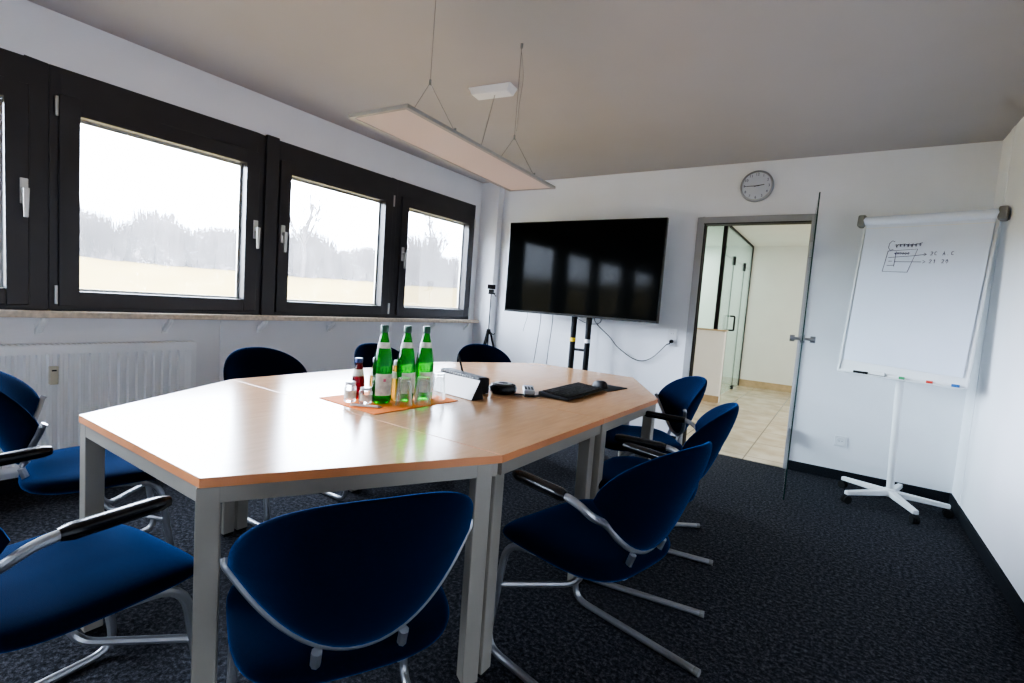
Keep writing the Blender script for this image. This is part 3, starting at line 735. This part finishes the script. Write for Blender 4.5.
for yy, az_ in ((-0.350, 0.0), (0.335, 0.0)):
    wr = MB()
    ap = Vector((0.008, yy+0.02, 0.215))
    for s in (-1, 1): wr.tube([ap, (s*(LW/2-0.022), yy+0.03*s+0.02, 0.016)], 0.0014, M['grey'], 6)
    wr.tube([ap, (ap.x+0.005, ap.y, H-LZ)], 0.0014, M['grey'], 6)
    wr.build('suspension_wire', lp)
    at = MB(); at.tube([ap+Vector((0, 0, -0.01)), ap+Vector((0, 0, 0.012))], 0.005, M['grey'], 8)
    for s in (-1, 1): at.tube([(s*(LW/2-0.022), yy+0.03*s+0.02, 0.014), (s*(LW/2-0.022), yy+0.03*s+0.02, 0.032)], 0.005, M['grey'], 8)
    at.tube([(ap.x+0.005, ap.y, H-LZ-0.022), (ap.x+0.005, ap.y, H-LZ)], 0.007, M['grey'], 8)
    at.build('wire_fitting', lp)
MB().tube(smooth_path([(0.015, 0.345, H-LZ-0.02), (0.035, 0.355, 0.52), (0.015, 0.37, 0.40), (0.012, 0.365, 0.25)], 6), 0.0012, M['grey'], 6).build('spare_wire', lp)
cb = thing('ceiling_box', 'small white driver box on the ceiling above the pendant lamp', 'ceiling fitting', (-1.985, 2.575, H), math.radians(8))
MB().add([(-0.150, -0.055, 0), (0.150, -0.055, 0), (0.150, 0.055, 0), (-0.150, 0.055, 0), (-0.125, -0.045, -0.045), (0.125, -0.045, -0.045), (0.125, 0.045, -0.045), (-0.125, 0.045, -0.045)],
         [(0, 1, 2, 3), (4, 7, 6, 5), (0, 4, 5, 1), (1, 5, 6, 2), (2, 6, 7, 3), (3, 7, 4, 0)], M['white']).build('housing', cb, bevel=0.004)
tag(MB().tube([(-1.965, 2.575, H-0.045), (-1.555, 1.93, LZ+0.016)], 0.0022, M['grey'], 6).build('lamp_cable'), 'thin lamp cable running from the ceiling box to the panel lamp', 'cable')

# ------------------------------------------------------------------ flip chart
yaw, tilt, roll = -0.305, 0.134, 0.013
nv = Vector((math.sin(yaw), -math.cos(yaw), 0)); rv = Vector((math.cos(yaw), math.sin(yaw), 0)); up = Vector((0, 0, 1))
up2 = up*math.cos(tilt)-nv*math.sin(tilt)
ra = rv*math.cos(roll)-up2*math.sin(roll); ua = up2*math.cos(roll)+rv*math.sin(roll); na = ra.cross(ua)
FB = Vector((0.339, 4.174, 0.887))
base_c = Vector((0.390, 4.290, 0))
fc = thing('flip_chart', 'white flip chart stand with paper pad beside the glass door', 'flip chart', base_c)
TB = Matrix.Translation(-base_c) @ Matrix(((ra.x, ua.x, na.x, FB.x), (ra.y, ua.y, na.y, FB.y), (ra.z, ua.z, na.z, FB.z), (0, 0, 0, 1)))
W2, HH = 0.35, 1.105
MB().box((0, HH/2, -0.012), (0.70, HH, 0.018), M['white'], T=TB).build('board', fc, bevel=0.004)
fe = MB()
for s in (-1, 1): fe.box((s*0.347, HH/2, -0.006), (0.012, HH, 0.030), M['white'], T=TB)
fe.box((0, 0.008, -0.002), (0.70, 0.016, 0.030), M['white'], T=TB)
fe.build('board_frame', fc, bevel=0.002)
MB().add([(-0.325, 0.085, 0.002), (0.322, 0.062, 0.002), (0.338, 1.075, 0.004), (-0.338, 1.075, 0.004), (-0.325, 0.085, 0.010), (0.322, 0.062, 0.010), (0.338, 1.075, 0.012), (-0.338, 1.075, 0.012)],
         [(0, 3, 2, 1), (4, 5, 6, 7), (0, 1, 5, 4), (1, 2, 6, 5), (2, 3, 7, 6), (3, 0, 4, 7)], M['paper'], T=TB).build('paper_pad', fc)
clampP = [(-0.352, 1.088, 0.016), (0.352, 1.088, 0.016)]
MB().tube(clampP, 0.030, M['paper'], 18, T=TB).build('paper_roll', fc)
MB().box((0, 1.035, 0.0135), (0.68, 0.004, 0.002), M['cardwhite'], T=TB).build('paper_fold', fc)
for s in (-1, 1): MB().box((s*0.368, 1.088, 0.012), (0.046, 0.082, 0.070), M['grey'], T=TB).build('clamp_end', fc, bevel=0.010)
MB().box((0, -0.006, 0.020), (0.68, 0.006, 0.055), M['white'], T=TB).build('pen_tray', fc, bevel=0.002)
# handwriting on the pad
ink = MB()
def stroke(pts, r=0.0013):
    ink.tube([(x+0.032, 0.90+(y-0.90)*1.22, 0.0135) for x, y in pts], r*1.35, M['ink'], 5, T=TB)
def scribble(x, y, ww, hh, n, slope=0.0):
    pts = []
    for i in range(n*8+1):
        t = i/(n*8); a = t*n*2*PI
        amp = hh*(0.30+0.22*math.sin(i*0.9)+0.2*math.sin(i*2.3))
        pts.append((x+ww*t+0.008*math.sin(a), y+slope*t+amp*math.cos(a)))
    stroke(pts, 0.0014)
px = -0.20; py = 0.904
stroke([(px+0.018, py+0.022), (px+0.002, py+0.028), (px-0.012, py+0.012), (px-0.014, py-0.012), (px-0.002, py-0.026), (px+0.016, py-0.020)])   # capital C
scribble(px+0.020, py-0.004, 0.15, 0.022, 7, 0.010)
stroke([(-0.212, 0.874), (-0.050, 0.882), (-0.085, 0.752), (-0.225, 0.756), (-0.212, 0.874)])
scribble(-0.175, 0.857, 0.085, 0.012, 6, 0.003)
stroke([(-0.205, 0.836), (-0.06, 0.845), (0.0, 0.852)]); stroke([(-0.165, 0.870), (-0.165, 0.785)])
stroke([(-0.165, 0.812), (-0.02, 0.810)]); stroke([(-0.205, 0.790), (-0.165, 0.792)]); stroke([(-0.200, 0.815), (-0.180, 0.815)])
for y_ in (0.851, 0.810):
    stroke([(-0.012, y_+0.008), (0.002, y_), (-0.012, y_-0.007)])
def glyph(c, x, y, s):
    G = {'2': [[(0, .8), (.3, 1), (.6, .8), (.5, .5), (0, 0), (.65, .05)]], 'C': [[(.6, .85), (.3, 1), (0, .6), (.1, .1), (.6, .1)]], 'A': [[(0, 0), (.3, 1), (.6, 0)], [(.1, .4), (.5, .4)]],
         '1': [[(.1, .7), (.35, 1), (.3, 0)]], '0': [[(.3, 1), (0, .5), (.3, 0), (.6, .5), (.3, 1)]], '.': [[(.2, 0), (.3, .08)]]}
    for st_ in G[c]: stroke([(x+a*s*0.9, y+b*s) for a, b in st_], 0.0013)
for i, c in enumerate('2C A.C'):
    if c != ' ': glyph(c, 0.022+i*0.021, 0.846, 0.020)
for i, c in enumerate('21 20'):
    if c != ' ': glyph(c, 0.022+i*0.021, 0.803, 0.020)
ink.build('handwriting', fc)
# pole and base
tp = Vector((0.358, 4.240, 0.98))-base_c
pole = MB(); pole.tube([(0, 0, 0.10), tp], 0.0225, M['white'], 18); pole.build('pole', fc)
MB().box(tuple(tp+Vector((0, 0.0, -0.02))), (0.10, 0.06, 0.10), M['white']).build('board_bracket', fc, bevel=0.006)
MB().lathe([(0.0, 0.062), (0.042, 0.065), (0.045, 0.085), (0.035, 0.112), (0.024, 0.118)], M['white'], 20).build('base_hub', fc)
for k in range(5):
    a = math.radians(-69+72*k); c, s_ = math.cos(a), math.sin(a)
    R = Matrix.Rotation(a, 4, 'Z')
    ln = 0.325
    arm = MB().add([(0.0, -0.026, 0.068), (ln, -0.018, 0.060), (ln, 0.018, 0.060), (0.0, 0.026, 0.068), (0.0, -0.024, 0.108), (ln, -0.015, 0.088), (ln, 0.015, 0.088), (0.0, 0.024, 0.108)],
             [(0, 3, 2, 1), (4, 5, 6, 7), (0, 1, 5, 4), (1, 2, 6, 5), (2, 3, 7, 6), (3, 0, 4, 7)], M['white'], T=R).build('base_arm', fc, bevel=0.006)
    cs = MB()
    for q in (-0.011, 0.011): cs.tube([R @ Vector((ln-0.02+0.012, q-0.008, 0.0275)), R @ Vector((ln-0.02+0.012, q+0.008, 0.0275))], 0.027, M['rubber'], 16)
    cs.tube([R @ Vector((ln-0.02, 0, 0.03)), R @ Vector((ln-0.02, 0, 0.062))], 0.008, M['blackmat'], 8)
    cs.build('caster', arm)
# pens lying in the tray
def marker(x, mat, label, ln=0.085):
    T = Matrix.Translation(base_c) @ TB
    r = thing('board_marker', label, 'marker'); r.matrix_world = Matrix.Translation(T @ Vector((x, 0.0065, 0.034)))
    d = ra*ln
    MB().tube([(0, 0, 0), tuple(d*0.68)], 0.0085, M['cardwhite'] if mat != 'blackmat' else M['blackmat'], 10).build('barrel', r)
    MB().tube([tuple(d*0.68), tuple(d)], 0.0092, M[mat], 10).build('cap', r)
marker(-0.245, 'blackmat', 'black marker pen in the flip chart tray, beside the white eraser')
marker(-0.045, 'green', 'marker pen with green cap in the flip chart tray', 0.09)
marker(0.09, 'red', 'marker pen with red cap in the flip chart tray', 0.10)
marker(0.20, 'blue', 'marker pen with blue cap in the flip chart tray', 0.12)
er = thing('board_eraser', 'small white eraser lying in the flip chart tray', 'eraser'); er.matrix_world = Matrix.Translation((Matrix.Translation(base_c) @ TB) @ Vector((-0.105, 0.014, 0.030)))
MB().box((0, 0, 0), (0.085, 0.024, 0.024), M['cardwhite'], Matrix((ra, -na, ua)).transposed()).build('eraser_body', er, bevel=0.004)
MB().box(tuple(-ua*0.012), (0.083, 0.022, 0.006), M['grey'], Matrix((ra, -na, ua)).transposed()).build('felt_pad', er)

# ------------------------------------------------------------------ glass door of the room (standing open) and its frame
d1 = structure('door_1')
f = MB()
f.bb((DX0, YB-0.018, 0), (DX0+0.058, YB+0.125, DZ), M['doorframe']); f.bb((DX1-0.034, YB-0.018, 0), (DX1, YB+0.125, DZ), M['doorframe'])
f.bb((DX0+0.058, YB-0.018, DZ-0.055), (DX1-0.034, YB+0.125, DZ), M['doorframe'])
f.build('door_frame', d1, bevel=0.004)
sl = MB(); sl.bb((DX0+0.058, YB-0.0185, DZ-0.062), (DX1-0.034, YB+0.10, DZ-0.055), M['blackmat']); sl.bb((DX0+0.058, YB-0.0, 0), (DX0+0.065, YB+0.10, DZ-0.06), M['rubber']); sl.build('door_seal', d1)
hA = Vector((-0.272, YB-0.022, 0)); hB = Vector((-0.210, 3.788, 0))
dirn = (hB-hA).normalized(); nrm2 = Vector((-dirn.y, dirn.x, 0))
t = 0.004
def slab(z0, z1, a, b, th, mat, off=0.0):
    p = [hA+dirn*a+nrm2*(off-th), hA+dirn*b+nrm2*(off-th), hA+dirn*b+nrm2*(off+th), hA+dirn*a+nrm2*(off+th)]
    return MB().prism([(q.x, q.y) for q in p], z0, z1, mat)
Ld = (hB-hA).length
slab(0.012, 2.06, 0.01, Ld-0.004, t, M['doorglass']).build('glass_pane', d1)
eg = slab(0.012, 2.06, Ld-0.004, Ld, t, M['glassedge']); eg.build('glass_edge', d1)
for z in (0.30, 1.80):
    hg = slab(z-0.055, z+0.055, -0.006, 0.055, 0.012, M['steel']); hg.build('hinge', d1, bevel=0.003)
hm_ = hA+dirn*(Ld-0.065)
for s in (-1, 1):
    hb = MB(); hb.tube([hm_+nrm2*(s*t)+Vector((0, 0, 1.105)), hm_+nrm2*(s*0.045)+Vector((0, 0, 1.105))], 0.010, M['steel'], 12)
    hb.tube([hm_+nrm2*(s*t)+Vector((0, 0, 1.105)), hm_+nrm2*(s*(t+0.010))+Vector((0, 0, 1.105))], 0.026, M['steel'], 20)
    ho = hb.build('door_handle', d1)
    MB().tube([hm_+nrm2*(s*0.045)+Vector((0, 0, 1.105)), hm_+nrm2*(s*0.075)+Vector((0, 0, 1.105))], 0.022, M['steel'], 16).build('handle_knob', ho)

# ------------------------------------------------------------------ corridor behind
CY0, CY1, CX0, CX1, CH = YB+0.12, 9.9, -3.72, 3.2, 2.54
tag(MB().bb((CX0, YB, -0.12), (CX1, CY1, 0.004), M['tile']).build('floor_corridor'), kind='structure')
tag(MB().bb((CX0, CY0, CH), (CX1, CY1+0.1, CH+0.1), M['wall2']).build('ceiling_corridor'), kind='structure')
tag(MB().bb((CX0, CY1, 0), (CX1, CY1+0.1, CH), M['wall2']).build('wall_corridor_back'), kind='structure')
tag(MB().bb((CX1, CY0, 0), (CX1+0.1, CY1+0.1, CH), M['wall2']).build('wall_corridor_right'), kind='structure')
tag(MB().bb((CX0-0.1, CY0, 0), (CX0, CY1+0.1, CH), M['wall2']).build('wall_corridor_left'), kind='structure')
w = MB(); w.bb((XR, YB+0.001, 0), (CX1, CY0, CH), M['wall2']); w.bb((CX0, YB+0.121, 0), (XL, YB+0.2, CH), M['wall2'])
tag(w.build('wall_corridor_front'), kind='structure')
tag(MB().bb((-1.47, CY1-0.014, 0.004), (CX1, CY1, 0.125), M['skirt']).build('baseboard_corridor'), kind='structure')
tag(MB().bb((CX0, 7.46, 0.004), (-1.36, 7.58, 1.025), M['partwall_lit']).build('wall_partition'), kind='structure')
tag(MB().bb((CX0, 7.445, 1.025), (-1.345, 7.595, 1.045), M['skirt']).build('trim_6', bevel=0.003), kind='structure')
tag(MB().bb((CX0, 7.448, 0.004), (-1.352, 7.46, 0.10), M['skirt']).build('baseboard_partition'), kind='structure')
wp = structure('window_6')
MB().bb((CX0, 7.515, 1.045), (-1.52, 7.525, CH-0.02), M['partglass']).build('pane', wp)
fr = MB(); fr.bb((-1.525, 7.49, 1.045), (-1.475, 7.55, CH), M['blackmat']); fr.bb((CX0, 7.50, CH-0.022), (-1.525, 7.54, CH), M['blackmat'])
fr.build('window_frame', wp)
d2 = structure('door_2')
XP = -1.48
MB().bb((XP-0.005, 7.60, 0.01), (XP+0.005, 8.235, 2.105), M['partglass']).build('side_panel', d2)
MB().bb((XP-0.005, 9.215, 0.01), (XP+0.005, CY1-0.02, 2.105), M['partglass']).build('side_panel', d2)
MB().bb((XP-0.005, 7.56, 2.115), (XP+0.005, CY1-0.02, CH-0.03), M['partglass']).build('transom_pane', d2)
lf = MB().bb((XP-0.005, 8.25, 0.015), (XP+0.005, 9.20, 2.10), M['partglass']).build('door_leaf', d2)
e = MB(); e.bb((XP-0.006, 8.236, 0.01), (XP+0.006, 8.249, 2.11), M['glassedge']); e.bb((XP-0.006, 9.201, 0.01), (XP+0.006, 9.214, 2.11), M['glassedge']); e.bb((XP-0.006, 7.58, 2.106), (XP+0.006, CY1-0.02, 2.114), M['glassedge'])
e.build('glass_joint', d2)
e = MB(); e.bb((XP-0.012, 7.56, CH-0.03), (XP+0.012, CY1, CH), M['blackmat']); e.bb((XP-0.012, CY1-0.022, 0.005), (XP+0.012, CY1, CH), M['blackmat'])
e.bb((XP-0.010, 7.60, 0.004), (XP+0.010, 8.235, 0.014), M['blackmat']); e.build('door_frame', d2)
for yy in (8.245, 9.19): MB().bb((XP-0.02, yy-0.045, 2.03), (XP+0.02, yy+0.045, 2.16), M['blackmat']).build('patch_fitting', d2)
MB().bb((XP-0.02, 9.15, 0.006), (XP+0.02, 9.26, 0.07), M['blackmat']).build('patch_fitting', d2)
MB().tube(fillet([(XP+0.006, 8.36, 1.03), (XP+0.075, 8.36, 1.03), (XP+0.075, 8.36, 1.25), (XP+0.006, 8.36, 1.25)], 0.02), 0.014, M['blackmat'], 10).build('door_handle', d2)

# ------------------------------------------------------------------ outside: meadow, shrubs, bare trees
def ground_z(x, y):
    dx, dy = x+3.6, y-2.0
    R = math.hypot(dx, dy)
    a = math.atan2(dy, -dx)           # 0 = straight out, + towards the back wall side
    k = 0.030 + 0.035*max(0, min(1, (0.25-a)/0.7))
    base = 1.2+40*k
    t = max(0, (R-3)/38)
    return -0.55 + (base+0.55)*t if t < 1 else base+(t-1)*1.5
gm = MB(); nx, ny = 44, 60; vs = []; fs = []
for i in range(nx+1):
    for j in range(ny+1):
        x = -3.95-75*(i/nx)**1.5; y = -75+150*j/ny
        vs.append((x, y, ground_z(x, y)+0.08*math.sin(x*0.7)*math.sin(y*0.5)))
for i in range(nx):
    for j in range(ny):
        a = i*(ny+1)+j; fs.append((a, a+1, a+ny+2, a+ny+1))
tag(gm.add(vs, fs, M['grass'], True).build('meadow'), 'pale dry meadow rising outside the windows', 'meadow', kind='structure')
def make_shrub(seed, hgt, rad):
    rnd = random.Random(seed)
    root = thing('bare_shrub', 'bare winter shrub in the hedge at the end of the meadow', 'shrub', group='hedge of bare shrubs beyond the meadow')
    c = MB(); V = []; F = []; NU, NV = 14, 8
    for k in range(NV+1):
        t = k/NV
        for i in range(NU):
            a = 2*PI*i/NU
            r = rad*(0.45+0.35*math.sin(PI*min(1, t*0.85+0.15)))*(0.6+0.6*rnd.random())*(1 if k < NV else 0.05)
            V.append((r*math.cos(a), r*math.sin(a), -0.4+hgt*0.50*t*(0.6+0.6*rnd.random())))
    for k in range(NV):
        for i in range(NU): F.append((k*NU+i, k*NU+(i+1) % NU, (k+1)*NU+(i+1) % NU, (k+1)*NU+i))
    c.add(V, F, M['shrub'], True).build('crown', root, sharp=180)
    tw = MB()
    for i in range(1100):
        a = rnd.random()*2*PI; q = rnd.random()**0.5*rad; L = hgt*(0.62+0.42*rnd.random())
        b = Vector((q*math.cos(a)*0.8, q*math.sin(a)*0.8, hgt*0.30*rnd.random()-0.1)); e = Vector((q*math.cos(a)*1.25, q*math.sin(a)*1.25, L))
        w_ = 0.028
        tw.add([b+Vector((0, -w_, 0)), b+Vector((0, w_, 0)), e], [(0, 1, 2)], M['twig'])
    tw.build('twigs', root)
    return root
shr = [make_shrub(1, 3.6, 1.15), make_shrub(2, 3.2, 1.05), make_shrub(3, 2.8, 1.1)]
rnd = random.Random(5)
k = 0
for i in range(40):
    azm = math.radians(-79+(i//2)*2.4+(1.2 if i % 2 else 0))
    R = (41 if i % 2 else 43.5)+rnd.uniform(-0.5, 0.5)
    x, y = R*math.sin(azm), R*math.cos(azm)
    o = shr[k] if k < 3 else dup(shr[rnd.randrange(3)], (0, 0, 0), 0, shr[0]['label'])
    o.location = (x, y, ground_z(x, y)-0.1); o.rotation_euler = (0, 0, rnd.random()*6.28)
    s_ = rnd.uniform(0.85, 1.15); o.scale = (s_, s_, s_*rnd.uniform(0.9, 1.15)); k += 1
def make_tree(seed, hgt):
    rnd = random.Random(seed)
    root = thing('bare_tree', 'bare tree', 'tree')
    mb = MB(); tw = MB()
    def grow(p, d, L, r, lev):
        e = p+d*L
        (mb if lev < 2 else tw).tube([p, (p+e)/2+Vector((rnd.uniform(-.05, .05)*L, rnd.uniform(-.05, .05)*L, 0)), e], [r, r*0.8, r*0.6], M['twig'], 5)
        if lev < 4:
            for i in range(4 if lev else 6):
                q = p+d*L*(0.35+0.65*rnd.random())
                dd = (d+Vector((rnd.uniform(-.8, .8), rnd.uniform(-.8, .8), rnd.uniform(-.1, .5)))).normalized()
                grow(q, dd, L*rnd.uniform(0.5, 0.68), r*0.5, lev+1)
    grow(Vector((0, 0, -0.3)), Vector((0, 0, 1)), hgt*0.5, 0.16, 0)
    mb.build('trunk', root); tw.build('branches', root)
    return root
for azd, R, hh, lb in ((-56.7, 40, 8.2, 'bare tree rising above the hedge outside, by the window next to the mullion'), (-43.1, 41, 7.0, 'bare tree standing above the hedge outside the last window')):
    a = math.radians(azd); x, y = R*math.sin(a), R*math.cos(a)
    t_ = make_tree(int(-azd), hh); t_.location = (x, y, ground_z(x, y)-0.1); t_['label'] = lb

# ------------------------------------------------------------------ light
wd = bpy.data.worlds.new('overcast'); S.world = wd; wd.use_nodes = True
bg = wd.node_tree.nodes['Background']; bg.inputs[0].default_value = (0.84, 0.95, 1.15, 1); bg.inputs[1].default_value = 19.0
for (ya, yb) in ((-2.25, -1.05), (-0.45, 0.683), (0.975, 1.89), (2.222, 3.152), (3.442, 4.36)):
    l = bpy.data.lights.new('window_portal', 'AREA'); l.shape = 'RECTANGLE'; l.size = yb-ya; l.size_y = GZ1-GZ0; l.cycles.is_portal = True
    o = bpy.data.objects.new('window_portal', l); COL.objects.link(o)
    o.location = (XL-0.11, (ya+yb)/2, (GZ0+GZ1)/2); o.rotation_euler = (PI/2, 0, -PI/2)
def area(name, loc, rot, sx, sy, power, col):
    l = bpy.data.lights.new(name, 'AREA'); l.shape = 'RECTANGLE'; l.size = sx; l.size_y = sy; l.energy = power; l.color = col
    o = bpy.data.objects.new(name, l); COL.objects.link(o); o.location = loc; o.rotation_euler = rot; return o
area('corridor_light', (1.3, 6.2, CH-0.02), (0, 0, 0), 1.6, 2.0, 30, (1.0, 0.985, 0.95))
area('office_light', (-2.7, 8.7, CH-0.02), (0, 0, 0), 1.2, 1.6, 24, (0.95, 1.0, 0.98))

# ------------------------------------------------------------------ camera
f_px = 496.078; yaw_, pit_, rol_ = 0.58338406, 0.07675553, 0.0735743
fwd = Vector((-math.sin(yaw_)*math.cos(pit_), math.cos(yaw_)*math.cos(pit_), -math.sin(pit_)))
r_ = Vector((math.cos(yaw_), math.sin(yaw_), 0)); u_ = r_.cross(fwd)
r2 = r_*math.cos(rol_)+u_*math.sin(rol_); u2 = -r_*math.sin(rol_)+u_*math.cos(rol_)
cam = bpy.data.cameras.new('Camera'); co = bpy.data.objects.new('Camera', cam); COL.objects.link(co)
cam.sensor_width = 36; cam.sensor_fit = 'HORIZONTAL'; cam.lens = 36*f_px/1024; cam.clip_start = 0.02; cam.clip_end = 500
co.matrix_world = Matrix(((r2.x, u2.x, -fwd.x, 0), (r2.y, u2.y, -fwd.y, 0), (r2.z, u2.z, -fwd.z, 1.2), (0, 0, 0, 1)))
S.camera = co
S.view_settings.view_transform = 'AgX'
S.view_settings.look = 'AgX - Medium High Contrast'
S.view_settings.exposure = 1.68
S.cycles.max_bounces = 16
S.cycles.diffuse_bounces = 10
S.cycles.transparent_max_bounces = 16
S.cycles.sample_clamp_indirect = 8
